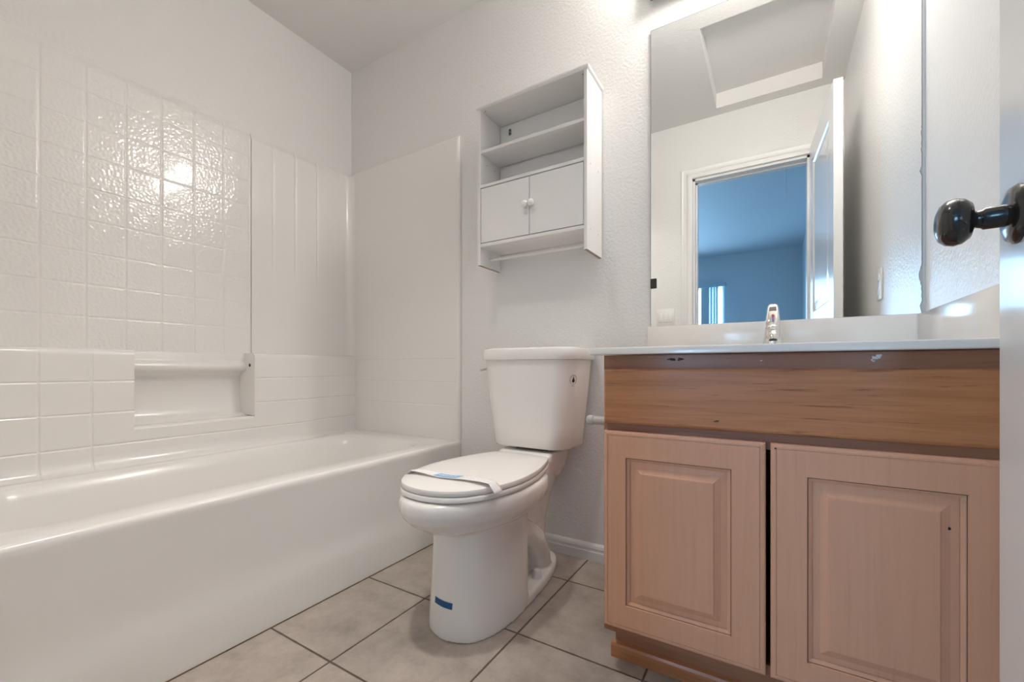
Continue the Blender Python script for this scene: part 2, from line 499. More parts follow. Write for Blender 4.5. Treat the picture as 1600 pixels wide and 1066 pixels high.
for s, y0 in ((1, 0.0), (-1, -0.035)):
    ax = 'Y' if s > 0 else '-Y'
    if s < 0:
        continue
    dparent(MB().lathe([(0.001, 0), (0.033, 0), (0.033, 0.003), (0.029, 0.0075), (0.020, 0.010), (0.012, 0.0105)], (KX, y0, KZ), ax, 40).build('door_rose', M['black_metal'], smooth=35))
    dparent(MB().lathe([(0.0125, 0.006), (0.0125, 0.027), (0.0105, 0.029), (0.0095, 0.033), (0.012, 0.036), (0.021, 0.038), (0.0262, 0.044), (0.0278, 0.051), (0.0262, 0.058), (0.021, 0.0635), (0.013, 0.0665), (0.006, 0.067), (0.0005, 0.067)], (KX, y0, KZ), ax, 40).build('door_knob', M['black_metal'], smooth=50))
dparent(MB().lathe([(0.001, 0), (0.033, 0), (0.029, 0.0075), (0.0125, 0.010), (0.012, 0.026), (0.020, 0.028), (0.0262, 0.034), (0.0278, 0.041), (0.0262, 0.048), (0.013, 0.056), (0.0005, 0.057)], (KX, -0.035, KZ), '-Y', 40).build('door_knob', M['black_metal'], smooth=50))
dparent(MB().box(DL - 0.0002, DL + 0.0012, -0.030, -0.005, KZ - 0.028, KZ + 0.028).build('latch_plate', M['black_metal']))
for hz in (0.25, 1.05, 1.85):
    dparent(MB().tube([(0.0, -0.041, hz - 0.044), (0.0, -0.041, hz + 0.044)], 0.006, 12).build('hinge', M['black_metal'], smooth=40))

# ------------------------------------------------------------------ tub surround
def prof_groove(d, w, depth):
    return depth * (0.5 + 0.5 * math.cos(math.pi * min(1, abs(d) / w))) if abs(d) < w else 0.0
YG = [-1.4315, -1.323, -1.2147, -1.1045, -0.9970, -0.8885, -0.7790, -0.6680]
YP = [-0.5600, -0.4520, -0.3394, -0.2190]
ZG = [0.9345, 1.0470, 1.1595, 1.2720, 1.3845, 1.4970, 1.6100, 1.7220]
TOPZ = 1.842
LZ = 0.822          # ledge height
def refine(base, grooves, w):
    s = set(round(x, 5) for x in base)
    for g in grooves:
        for k in (-1.5, -1, -0.6, -0.3, 0, 0.3, 0.6, 1, 1.5):
            s.add(round(g + k * w, 5))
    return sorted(s)
surround = thing('tub_surround', 'white moulded fibreglass tub surround with tile pattern and ledge', 'tub surround', (0.0, -0.77, 0.41))
GWY, GWZ, GD = 0.0055, 0.0045, 0.0017
XS = 0.011
def wallA(y, z):
    x = XS
    g = 0.0
    if y < -0.56 + GWY:
        for yg in YG: g = max(g, prof_groove(y - yg, GWY, GD) * (1 if z < TOPZ - 0.02 else 0))
        for zg in ZG: g = max(g, prof_groove(z - zg, GWZ, GD * 0.8))
    fade = min(1, max(0, (z - 1.16) / 0.12))
    fade = fade * fade * (3 - 2 * fade)
    for i, yg in enumerate(YP):
        fd = max(fade, 0.8) if i == 0 else fade
        g = max(g, prof_groove(y - yg, 0.007, 0.0030 * fd) * min(1, max(0, (TOPZ - 0.004 - z) / 0.01)))
    # rounded top edge back to the wall
    if z > TOPZ - 0.04:
        t = (z - (TOPZ - 0.04)) / 0.04
        x = 0.0004 + (XS - 0.0004) * (1 - t * t * (3 - 2 * t))
    # cove into the corner with the back wall panel
    R = 0.040
    d = (-XS) - y
    if d < R:
        t = 1 - max(0.0, d) / R
        x += R * (1 - math.sqrt(max(0.0, 1 - t * t)))
    return (x - g, y, z)
ys1 = refine(lin(DY + 0.001, -0.5545, 14), YG + [YP[0]], GWY)
ys1 = [y for y in ys1 if DY < y <= -0.5525]
ys2 = refine(lin(-0.5525, -0.09, 10) + [-0.06, -0.055, -0.05, -0.045, -0.04, -0.035, -0.031, -0.028, -0.0255, -0.0235, -0.022, -0.0205, -0.019, -0.0175, -0.0162, -0.015, -0.0142, -0.0132, -0.0124, -0.0116, -0.0111], YP[1:], 0.007)
zs = refine(lin(LZ - 0.02, TOPZ, 24) + lin(TOPZ - 0.042, TOPZ, 9) + lin(1.14, 1.30, 9), ZG, GWZ)
zs = [z for z in zs if z <= TOPZ]
m = MB(); m.grid(ys1, zs, wallA)
m.build('tiled_panel', M['hammered'], surround, smooth=180, fix=False)
m = MB(); m.grid(ys2, zs, wallA)
m.build('long_panel', M['fibreglass'], surround, smooth=180, fix=False)
# end panel on the back wall, with its thick rounded front edge
XE = 0.768
def wallB(x, z):
    y = -XS
    if x > XE:
        t = min(1, (x - XE) / 0.022)
        y = -XS * math.sqrt(max(0, 1 - t * t)) if t < 1 else -0.0005
    zt = 1.858
    if z > zt - 0.012:
        t = (z - (zt - 0.012)) / 0.012
        y = min(-0.0005, y * math.sqrt(max(0, 1 - t * t)))
    g = 0.0
    for zg in (0.575, 0.6875, 0.80): g = max(g, prof_groove(z - zg, 0.004, 0.0012))
    return (x, y + (g if y < -0.01 else 0), z)
def edge_bead(m):
    pass
xsB = [XS, 0.03, 0.05, 0.07] + lin(0.1, XE, 14) + [XE + d for d in (0.004, 0.008, 0.012, 0.016, 0.019, 0.021, 0.022)]
zsB = refine(lin(0.4108, 1.858, 26) + [1.846, 1.849, 1.852, 1.855, 1.857], (0.575, 0.6875, 0.80), 0.004)
m = MB(); m.grid(xsB, [z for z in zsB if z <= 1.858], wallB)
m.build('end_panel', M['fibreglass'], surround, smooth=60, fix=False)
def wallD(x, z):
    p = wallB(x, z)
    return (p[0], DY - p[1], p[2])
m = MB(); m.grid(xsB, [z for z in zsB if z <= 1.858], wallD)
m.build('end_panel', M['fibreglass'], surround, smooth=60)
MB().box(XE + 0.0225, XE + 0.027, -0.004, 0.0, 0.4112, 1.852, 0.0012).build('caulk_bead', M['caulk'], surround)
# lower ledge: thicker wall below LZ with a soap niche cut into it
XL = 0.1005; NY0, NY1 = -0.9996, -0.584; NZ = 0.535
YGL = [-1.455, -1.344, -1.2334, -1.111]
ZGL = [0.4908, 0.6023, 0.7099]
def ledge(y, z):
    zt = LZ; R = 0.022
    x = XL
    if z > zt - R:
        t = (z - (zt - R)) / R
        x = XL - R * (1 - math.sqrt(max(0, 1 - t * t)))
    zb = 0.4108; Rb = 0.05
    if z < zb + Rb:
        t = 1 - (z - zb) / Rb
        x += 0.035 * (1 - math.sqrt(max(0, 1 - t * t)))
    g = 0.0
    for yg in YGL: g = max(g, prof_groove(y - yg, 0.005, 0.0028))
    for zg in ZGL: g = max(g, prof_groove(z - zg, 0.0042, 0.0024))
    if z > zt - 0.03: g *= max(0, (zt - 0.006 - z) / 0.024) if z < zt - 0.006 else 0
    # shrink away at the right end where the ledge melts into the corner
    k = 1.0
    if y > -0.36:
        t = min(1, (y + 0.36) / 0.20); k = 1 - 0.62 * t * t * (3 - 2 * t)
    return (XS + (x - XS) * k - g, y, z)
zl = refine([0.4108, 0.413, 0.417, 0.423, 0.43, 0.44, 0.4605, 0.52, 0.56, 0.64, 0.67, 0.76, 0.79, 0.80, 0.806, 0.811, 0.815, 0.818, 0.8202, 0.8214, LZ], ZGL, 0.0042)
def ledge_piece(y0, y1, zmax, extra):
    m = MB()
    ys = [y for y in refine(lin(y0, y1, extra), YGL, 0.005) if y0 <= y <= y1]
    zz = [z for z in zl if z <= zmax + 1e-6]
    if zz[-1] < zmax - 1e-5: zz.append(zmax)
    rows = m.grid(ys, zz, ledge)
    # top surface back to the panel, and closed ends
    top = rows[-1]
    back = [m.bm.verts.new((XS - 0.006, v.co.y, v.co.z + 0.0005)) for v in top]
    for a in range(len(top) - 1):
        m.bm.faces.new((top[a], top[a + 1], back[a + 1], back[a]))
    return m, rows
m = MB()
for (y0, y1, zmax, ex) in ((DY + 0.001, NY0, LZ, 8), (NY0, NY1, NZ, 6), (NY1, -0.0112, LZ, 26)):
    mm, rows = ledge_piece(y0, y1, zmax, ex)
    me = bpy.data.meshes.new('tmp'); mm.bm.to_mesh(me); mm.bm.free(); m.bm.from_mesh(me); bpy.data.meshes.remove(me)
m.build('ledge', M['fibreglass'], surround, smooth=60, fix=False)
# soap niche: back with a rounded lip (upper) over a deeper pocket, end faces
NB = -0.030
prof = [(XS - .004, LZ + 0.004), (XS + .0006, LZ - 0.006), (XS + .0006, 0.790), (XS + 0.002, 0.7850), (XS + 0.010, 0.7795), (XS + 0.018, 0.7715), (XS + 0.020, 0.762), (XS + 0.018, 0.753), (XS + 0.010, 0.746), (XS - 0.012, 0.738), (NB + 0.012, 0.730), (NB + 0.002, 0.718), (NB, 0.70), (NB, 0.62), (NB + 0.004, 0.575), (NB + 0.018, 0.555), (NB + 0.045, 0.545), (XL - 0.03, 0.541), (XL - 0.010, 0.545), (XL - 0.003, 0.541), (XL, 0.533)]
m = MB()
yy = lin(NY0, NY1, 5)
rows = m.grid(yy, list(range(len(prof))), lambda y, i: (prof[i][0], y, prof[i][1]))
m.build('soap_niche', M['fibreglass'], surround, smooth=60, fix=False)
def front_x(z):
    R = 0.022
    if z > LZ - R:
        t = min(1.0, (z - (LZ - R)) / R)
        return XL - R * (1 - math.sqrt(max(0, 1 - t * t)))
    return XL
ep = [p for p in prof if p[1] >= 0.5449 and p[0] < XL - 0.02]
for yv in (NY0, NY1):
    m = MB()
    m.grid([0, 1], list(range(len(ep))), lambda u, i: (ep[i][0] * (1 - u) + front_x(min(ep[i][1], LZ)) * u, yv, min(ep[i][1], LZ + 0.0004)))
    m.build('niche_end', M['fibreglass'], surround, fix=False)
MB().lathe([(0.0005, 0), (0.0075, 0), (0.0075, 0.0012), (0.0005, 0.0012)], (0.060, NY1, 0.7680), '-Y', 20).build('bar_socket_hole', M['black'], surround)
# flange / framing above the recessed pocket is hidden inside the wall

# ------------------------------------------------------------------ bathtub
tub = thing('bathtub', 'white alcove bathtub with smooth front apron along left wall', 'bathtub', (0.4, -0.77, 0.0))
RZT = 0.4105
def tring(x0, x1, y0, y1, r, z, n=8):
    return [(a, b, z) for a, b in rrect(x0, x1, y0, y1, r, n)]
m = MB()
XO = 0.792
rings = [tring(0.002, XO - 0.012, DY + 0.002, -0.002, 0.012, RZT),
         tring(0.135, XO - 0.090, DY + 0.10, -0.100, 0.14, RZT),
         tring(0.145, XO - 0.100, DY + 0.11, -0.110, 0.14, RZT - 0.003),
         tring(0.155, XO - 0.112, DY + 0.122, -0.124, 0.14, RZT - 0.014),
         tring(0.170, XO - 0.125, DY + 0.14, -0.145, 0.14, RZT - 0.05),
         tring(0.185, XO - 0.140, DY + 0.18, -0.175, 0.13, 0.22),
         tring(0.205, XO - 0.160, DY + 0.22, -0.205, 0.12, 0.13),
         tring(0.245, XO - 0.200, DY + 0.28, -0.260, 0.10, 0.095),
         tring(0.30, XO - 0.26, DY + 0.35, -0.34, 0.08, 0.085)]
m.loft(rings, cap0=False, cap1=True)
m.build('basin', M['fibreglass'], tub, smooth=50)
ap = [(XO - 0.012, RZT), (XO - 0.006, RZT - 0.0012), (XO - 0.002, RZT - 0.005), (XO + 0.0002, RZT - 0.012), (XO + 0.0004, RZT - 0.022), (XO - 0.0002, RZT - 0.034), (XO - 0.0010, RZT - 0.05), (XO - 0.0015, RZT - 0.08), (XO - 0.0015, 0.25), (XO - 0.0012, 0.20), (XO - 0.0003, 0.178), (XO + 0.0016, 0.160), (XO + 0.0044, 0.142), (XO + 0.0074, 0.125), (XO + 0.0100, 0.106), (XO + 0.0120, 0.085), (XO + 0.0140, 0.05), (TW, 0.02), (TW, 0.001)]
m = MB()
m.grid(lin(DY + 0.002, -0.002, 4), list(range(len(ap))), lambda y, i: (ap[i][0], y, ap[i][1]))
m.build('apron', M['fibreglass'], tub, smooth=60)
m = MB(); m.grid(lin(DY + 0.002, -0.002, 60), [0, 1, 2], lambda y, i: (TW + (0.0006, 0.0022 + 0.0012 * math.sin(y * 61) * math.sin(y * 23), 0.0030)[i], y, (0.003, 0.0022, 0.0004)[i]))
m.build('floor_joint', M['putty'], tub)

# ------------------------------------------------------------------ toilet
TX = 1.252
BXO = 0.008     # the pedestal sits a touch off the seat's centre line
toilet = thing('toilet', 'white two-piece elongated toilet with closed lid between tub and vanity', 'toilet', (TX, -0.40, 0.0))
def tw(p, z): return [(TX + x, -y, z) for x, y in p]
def egg(hw, yb, yf, ym, z, nb=2.4, n=40):
    pts = []
    for k in range(n):
        a = 2 * math.pi * k / n
        c, s = math.cos(a), math.sin(a)
        e = 2.0 if s > 0 else nb
        x = hw * math.copysign(abs(c) ** (2 / e), c)
        y = ym + (yf - ym if s > 0 else ym - yb) * math.copysign(abs(s) ** (2 / e), s)
        pts.append((TX + x, -y, z))
    return pts
m = MB()
def bw(p, z): return [(TX + BXO + x, -y, z) for x, y in p]
foot = sym([(0, .062), (.055, .075), (.090, .13), (.112, .21), (.126, .32), (.131, .45), (.120, .58), (.078, .655), (0, .682)])
foot = [(x * .955 + .007, y) for x, y in foot]
m.loft([bw(foot, 0.0), bw(foot, 0.020), bw([(x * .97, .36 + (y - .36) * .975) for x, y in foot], 0.033)])
col = sym([(0, .405), (.06, .405), (.114, .409), (.130, .428), (.133, .50), (.121, .590), (.080, .664), (0, .690)])
col = [(x * .935 + .011, y) for x, y in col]
colt = sym([(0, .375), (.06, .376), (.102, .381), (.117, .405), (.119, .48), (.108, .565), (.074, .628), (0, .652)])
def mixp(a, b, t): return [(p[0] + (q[0] - p[0]) * t, p[1] + (q[1] - p[1]) * t) for p, q in zip(a, b)]
m.loft([bw(mixp(col, colt, t), z) for t, z in ((0, 0.0), (0.05, 0.03), (0.40, 0.12), (0.78, 0.22), (1, 0.285), (1, 0.31))])
m.loft([egg(.104, .36, .640, .46, .272), egg(.126, .31, .684, .45, .288), egg(.150, .275, .728, .45, .306), egg(.170, .25, .760, .46, .326), egg(.183, .232, .780, .47, .346), egg(.1885, .224, .788, .475, .366), egg(.1880, .222, .786, .475, .386), egg(.184, .224, .781, .475, .396), egg(.176, .23, .772, .475, .400)])
m.loft([egg(.062, .09, .38, .22, .02), egg(.058, .085, .36, .22, .10), egg(.062, .075, .38, .22, .18), egg(.080, .06, .42, .22, .26), egg(.100, .045, .44, .22, .33), egg(.108, .040, .44, .22, .385)])
m.loft([[(TX + x, -y, z) for x, y in rrect(-hw, hw, y0, y1, r)] for hw, y0, y1, r, z in ((.085, .04, .235, .04, .335), (.105, .03, .25, .04, .375), (.114, .028, .24, .035, .415), (.114, .028, .222, .03, .436), (.108, .034, .21, .03, .4425))])
for s in (-1, 1):
    m.tube([(TX + s * .075, -.44, .235), (TX + s * .088, -.36, .215), (TX + s * .086, -.29, .165), (TX + s * .074, -.235, .10), (TX + s * .058, -.20, .03)], [.030, .038, .042, .044, .05], 16)
bowl = m.build('bowl', M['porcelain'], toilet)
md = bowl.modifiers.new('remesh', 'REMESH'); md.mode = 'VOXEL'; md.voxel_size = 0.0042; md.use_smooth_shade = True
md = bowl.modifiers.new('smooth', 'SMOOTH'); md.factor = 0.5; md.iterations = 9
dg = bpy.context.evaluated_depsgraph_get()
nm = bpy.data.meshes.new_from_object(bowl.evaluated_get(dg))
bowl.modifiers.clear(); bowl.data = nm; nm.name = 'bowl'
for p in nm.polygons: p.use_smooth = True
# tank
def tk(hw, yf, yb, r, z, bow=0.0, cx=0.0):
    pts = []
    rb = .016
    for cxx, cyy, rr, a0 in ((hw - rb, -yb - rb, rb, 0), (-hw + rb, -yb - rb, rb, 90), (-hw + r, -yf + r, r, 180), (hw - r, -yf + r, r, 270)):
        for k in range(11):
            a = math.radians(a0 + 9 * k)
            x, y = cxx + rr * math.cos(a), cyy + rr * math.sin(a)
            if y < -(yf + yb) / 2: y -= bow * (1 - (x / hw) ** 2)
            pts.append((TX + cx + x, y, z))
    return pts
m = MB()
TB = 0.4510
m.loft([tk(.148, .178, .036, .05, TB, .006), tk(.160, .194, .022, .062, TB + .004, .008), tk(.1655, .200, .018, .066, TB + .013, .009), tk(.171, .204, .016, .068, TB + .08, .010), tk(.186, .211, .014, .070, .66, .011), tk(.1985, .216, .012, .072, .785, .012)])
tank = m.build('tank', M['porcelain'], toilet, smooth=40)
m = MB()
m.loft([tk(.2005, .219, .010, .073, .7855, .012), tk(.2075, .225, .006, .076, .787, .012), tk(.2100, .227, .006, .077, .792, .012), tk(.2100, .227, .006, .077, .818, .012), tk(.2075, .224, .008, .076, .827, .012), tk(.1985, .215, .014, .073, .8315, .012), tk(.174, .19, .03, .06, .833, .010)])
m.build('tank_lid', M['porcelain'], toilet, smooth=40)
MB().box(TX - .06, TX + .075, -.16, -.07, .440, .453).build('tank_gasket', M['rubber'], toilet)
# seat and lid
so = [(0, .207), (.06, .207), (.098, .213), (.120, .236), (.1465, .310), (.1700, .410), (.1795, .510), (.169, .600), (.137, .689), (.080, .746), (0, .765)]
seat_o = sym(so)
def sc(p, k): return [(x * k, .50 + (y - .50) * k) for x, y in p]
m = MB()
inner = sym([(0, .36), (.05, .362), (.09, .40), (.108, .48), (.106, .56), (.085, .63), (.05, .665), (0, .675)])
N = len(seat_o)
rings = [tw(inner, 0.4040), tw(sc(seat_o, .985), 0.4025), tw(seat_o, 0.4050), tw(seat_o, 0.4145), tw(sc(seat_o, .985), 0.4180), tw(inner, 0.4165), tw(inner, 0.4040)]
m.loft(rings, cap0=False, cap1=False)
m.build('seat', M['seat'], toilet, smooth=50)
m = MB()
m.loft([tw(sc(seat_o, .965), 0.4195), tw(sc(seat_o, .985), 0.4200), tw(sc(seat_o, .992), 0.4220), tw(sc(seat_o, .992), 0.4300), tw(sc(seat_o, .984), 0.4340), tw(sc(seat_o, .95), 0.4367), tw(sc(seat_o, .80), 0.4397), tw(sc(seat_o, .5), 0.4420), tw(sc(seat_o, .15), 0.4425)])
m.build('seat_lid', M['seat'], toilet, smooth=45)
for s in (-1, 1):
    MB().tube([(TX + s * .075 - .022, -.2125, .4185), (TX + s * .075 + .022, -.2125, .4185)], .0125, 16).build('hinge', M['seat'], toilet, smooth=40)
# caps over the floor bolts
for s in (-1, 1):
    MB().lathe([(0.016, 0), (0.0158, 0.004), (0.0135, 0.030), (0.011, 0.034), (0.0005, 0.035)], (TX + BXO + s * .099, -.300, .027), 'Z', 24).build('bolt_cap', M['porcelain'], toilet, smooth=40)
# flush lever on the left end of the tank
LX = TX - .1955
m = MB(); m.lathe([(0.001, -.004), (0.010, -.004), (0.010, 0.003), (0.006, 0.005), (0.006, 0.010), (0.001, 0.011)], (LX, -.125, .752), '-X', 20)
m.build('flush_lever', M['chrome'], toilet, smooth=40)
m = MB(); m.tube([(LX - .0085, -.125, .752), (LX - .0095, -.150, .7515), (LX - .0095, -.185, .748), (LX - .009, -.205, .745)], [.0048, .0045, .0052, .0036], 12)
m.build('flush_arm', M['chrome'], toilet, smooth=40)
# printed water-drop mark on the tank side (ring of small marks, drop, line below)
mark = MB()
from mathutils.bvhtree import BVHTree
tbm = bmesh.new(); tbm.from_mesh(tank.data); tbvh = BVHTree.FromBMesh(tbm)
MC = Vector((TX + .178, -.162, .7130)); MN = Vector((.72, -.69, 0.0)).normalized()
MT = Vector((-MN.y, MN.x, 0))
hit = tbvh.ray_cast(MC + MN * .2, -MN)
MC, MN = hit[0], hit[1].copy()
MT = Vector((-MN.y, MN.x, 0)).normalized(); MV = MN.cross(MT)
def side(u, v):
    p = MC + MT * u + MV * v
    h = tbvh.ray_cast(p + MN * .05, -MN)
    return (h[0] if h[0] is not None else p) + MN * .0003
def patch(m, pts):
    a = [Vector(side(u, v)) for u, v in pts]
    m.loft([a, [p + MN * .0006 for p in a]])
drop = []
for k in range(24):
    a = math.radians(-235 + 290 * k / 23)
    drop.append((0.0068 * math.cos(a), -0.0035 + 0.0068 * math.sin(a)))
drop.append((0.0, 0.0125))
patch(mark, drop)
mark.build('drop_print', M['ink'], tank)
mark = MB()
for k in range(26):
    if 17 <= k <= 21: continue
    a0, a1 = math.radians(360 * k / 26), math.radians(360 * (k + 0.62) / 26)
    r0, r1 = 0.0145, 0.0180 if k % 3 else 0.0170
    patch(mark, [(r0 * math.cos(a0), r0 * math.sin(a0)), (r1 * math.cos(a0), r1 * math.sin(a0)), (r1 * math.cos(a1), r1 * math.sin(a1)), (r0 * math.cos(a1), r0 * math.sin(a1))])
patch(mark, [(-.006, -.0165), (.006, -.0165), (.006, -.0150), (-.006, -.0150)])
patch(mark, [(-.007, -.0235), (.006, -.0235), (.006, -.0215), (-.007, -.0215)])
mark.build('ring_print', M['grey_ink'], tank)
# paper band across the lid, and the piece of tape on the pedestal
def lid_z(x, y):
    # rough height of the lid surface
    return 0.4275
band = MB()
BA, BB = Vector((1.106, -0.655)), Vector((1.424, -0.640))
dirv = (BB - BA); nrm = Vector((-dirv.y, dirv.x)).normalized()
us = lin(-0.01, 1.01, 44)
def bandpt(u, v):
    wob = 0.004 * math.sin(u * 9 + 1)
    p = BA + dirv * u + nrm * (v * 0.040 - 0.020 + wob)
    edge = min(u, 1 - u)
    z = 0.4452 + 0.0022 * math.sin(u * 7.0) ** 2 + (0.0045 * max(0, (0.35 - u) / 0.35) * (1 - v)) + 0.0025 * max(0, 1 - abs(u - 0.86) / 0.14) * (1 - v)
    if edge < 0.06: z -= (0.06 - edge) / 0.06 * (0.018 if u < 0.5 else 0.022)
    return (p.x, p.y, z)
band.grid(us, lin(0, 1, 6), bandpt)
bo = band.build('paper_band', M['paper'], smooth=60)
sd = bo.modifiers.new('thick', 'SOLIDIFY'); sd.thickness = 0.0006
tag(bo, 'white paper sanitary band with blue print lying across the toilet lid', 'paper band')
m = MB(); m.grid(lin(0.335, 0.585, 12), lin(0.12, 0.80, 4), lambda u, v: Vector(bandpt(u + 0.04 * v, v)) + Vector((0, 0, 0.0008)))
m.build('blue_print', M['blue_print'], bo, smooth=60)
m = MB()
for k in range(9):
    u0 = 0.375 + 0.021 * k
    m.grid([u0, u0 + 0.013], lin(0.38, 0.38 + 0.16 * (1 + k % 2) / 2 + 0.08, 2), lambda u, v: Vector(bandpt(u + 0.03 * v, v)) + Vector((0, 0, 0.0013)))
m.build('white_lettering', M['paper'], bo)
m = MB()
for k in range(7):
    u0 = 0.63 + 0.036 * k
    m.grid([u0, u0 + 0.012], [0.42 + 0.07 * (k % 3), 0.47 + 0.07 * (k % 3)], lambda u, v: Vector(bandpt(u, v)) + Vector((0, 0, 0.0013)))
m.build('small_print', M['grey_ink'], bo)
bbm = bmesh.new(); bbm.from_mesh(bowl.data); bbvh = BVHTree.FromBMesh(bbm)
def pedestal_pt(x, z):
    h = bbvh.ray_cast(Vector((TX + x, -1.2, z)), Vector((0, 1, 0)))
    return h[0].y if h[0] is not None else -.68
tape = MB()
def tape_pt(x, v):
    z = 0.086 + 0.0165 * v + 0.022 * (-x + .01)
    return (TX + x, pedestal_pt(x, z) - 0.0010, z)
tape.grid(lin(-0.024, 0.042, 14), lin(0, 1, 5), tape_pt)
to = tape.build('tape_strip', M['blue_tape'], smooth=60)
sd = to.modifiers.new('thick', 'SOLIDIFY'); sd.thickness = 0.0008
tag(to, 'short strip of blue tape stuck low on the toilet pedestal', 'tape')

# ------------------------------------------------------------------ cabinet above the toilet
cab = thing('wall_cabinet', 'white over-toilet wall cabinet with open shelves and two doors', 'cabinet', (1.245, 0.0, 1.18))
CX0, CX1, CF = 1.0045, 1.4860, -0.1580
ZB, ZT = 1.1815, 1.8265
TH = 0.0125
def side_panel(x0, x1):
    m = MB().box(x0, x1, CF, -0.0040, ZB, ZT, 0.0008, 1)
    return m.build('side_panel', M['melamine'], cab)
sl = side_panel(CX0, CX0 + TH); sr = side_panel(CX1 - TH, CX1)
for xx, par in ((CX0, sl), (CX1 - TH, sr)):
    MB().box(xx + 0.0005, xx + TH - 0.0005, CF + 0.001, -0.0035, ZB - 0.0006, ZB + 0.0004).build('bottom_edge', M['melamine_edge'], par)
m = MB()
m.loft([[(CX0 - a, CF - a, z), (CX1 + a, CF - a, z), (CX1 + a, -0.0040, z), (CX0 - a, -0.0040, z)] for a, z in ((0.0, ZT), (0.0035, ZT + 0.002), (0.0065, ZT + 0.005), (0.0065, ZT + 0.013), (0.005, ZT + 0.0145))])
m.build('top_board', M['melamine'], cab, smooth=20)
IX0, IX1 = CX0 + TH, CX1 - TH
S1, S2, S3 = 1.6460, 1.497, 1.2575
MB().box(IX0, IX1, CF + 0.004, -0.0095, S1, S1 + 0.0125, 0.0008, 1).build('shelf', M['melamine'], cab)
MB().box(IX0, IX1, CF, -0.004, S2 + 0.004, S2 + 0.0165, 0.0008, 1).build('shelf', M['melamine'], cab)
MB().box(IX0, IX1, CF, -0.004, S3 - 0.001, S3 + 0.0125, 0.0008, 1).build('shelf', M['melamine'], cab)
MB().box(IX0 + 0.003, IX1 - 0.003, -0.006, -0.0045, S1 + 0.012, ZT - 0.006, 0).build('back_panel', M['melamine'], cab)
MB().box(IX0 + 0.003, IX1 - 0.003, -0.006, -0.0045, 1.2715, S1 - 0.005, 0).build('back_panel', M['melamine'], cab)
CXM = (IX0 + IX1) / 2 + 0.0035
DZ0, DZ1 = S3 + 0.0160, S2 + 0.0005
for nm_, x0, x1, kx in (('door', IX0 + 0.0025, CXM - 0.0013, CXM - 0.0140), ('door', CXM + 0.0013, IX1 - 0.0025, CXM + 0.0140)):
    d = MB().box(x0, x1, CF + 0.001, CF + 0.0125, DZ0, DZ1, 0.0008, 1).build('door', M['melamine'], cab)
    MB().lathe([(0.0065, -0.001), (0.0065, 0.002), (0.0055, 0.006), (0.008, 0.009), (0.0125, 0.012), (0.0140, 0.017), (0.0128, 0.0215), (0.008, 0.0245), (0.0005, 0.025)], (kx, CF + 0.001, (DZ0 + DZ1) / 2 + 0.003), '-Y', 28).build('knob', plain('pearl_knob', (0.85, 0.83, 0.81), 0.12, coat=0.6) if 'pearl_knob' not in bpy.data.materials else bpy.data.materials['pearl_knob'], d, smooth=50)
m = MB(); m.tube([(IX0 - 0.001, CF + 0.070, 1.2165), (IX1 + 0.001, CF + 0.070, 1.2165)], 0.0062, 16)
m.build('towel_rod', M['melamine'], cab, smooth=40)
# hanging hook with two screws, dowel holes
hk = MB(); hk.box(1.062, 1.076, -0.0085, -0.0060, 1.776, 1.804, 0.001)
hook = hk.build('hanging_plate', M['steel'], cab)
for z in (1.783, 1.798):
    MB().lathe([(0.0005, 0), (0.0035, 0), (0.0025, 0.0018), (0.0005, 0.002)], (1.069, -0.0085, z), '-Y', 14).build('screw', M['black'], hook)
for x in (IX0 + 0.012, IX1 - 0.012):
    MB().lathe([(0.0005, 0), (0.0028, 0), (0.0028, 0.0006), (0.0005, 0.0006)], (x, CF + 0.020, ZT - 0.0006), 'Z', 12).build('dowel_hole', M['grey_ink'], cab)
for (y, z) in ((-0.11, 1.615), (-0.05, 1.615)):
    MB().lathe([(0.0005, 0), (0.0024, 0), (0.0024, 0.0006), (0.0005, 0.0006)], (IX0 - 0.0002, y, z), 'X', 12).build('peg_hole', M['grey_ink'], cab)
for (y, z) in ((-0.125, 1.50), (-0.045, 1.50), (-0.125, 1.262), (-0.045, 1.262)):
    MB().lathe([(0.0005, 0), (0.003, 0), (0.003, 0.0004), (0.0005, 0.0004)], (CX1 - 0.0001, y, z), 'X', 12).build('screw_cover', M['grey_plastic'], cab)

# ------------------------------------------------------------------ vanity
VX0, VX1 = 1.6885, WC - 0.002
VF = -0.5785            # faces of doors and drawer front
FF = VF + 0.019         # face frame plane
van = thing('vanity_cabinet', 'honey maple vanity cabinet with two raised-panel doors under white countertop', 'vanity', ((VX0 + VX1) / 2, -0.28, 0.0))
m = MB()
m.box(VX0, VX0 + 0.016, FF + 0.018, -0.002, 0.10, 0.785)
m.box(VX1 - 0.016, VX1, FF + 0.018, -0.002, 0.10, 0.785)
m.box(VX0, VX1, FF + 0.018, -0.002, 0.10, 0.116)
m.build('carcass', M['wood_v'], van)
m = MB()
m.box(VX0, VX0 + 0.04, FF, FF + 0.018, 0.10, 0.7865); m.box(VX1 - 0.06, VX1, FF, FF + 0.018, 0.10, 0.7865)
m.box(VX0 + 0.04, VX1 - 0.06, FF, FF + 0.018, 0.740, 0.7865); m.box(VX0 + 0.04, VX1 - 0.06, FF, FF + 0.018, 0.585, 0.635)
m.box(VX0 + 0.04, VX1 - 0.06, FF, FF + 0.018, 0.10, 0.135)
m.build('face_frame', M['wood_dark'], van)
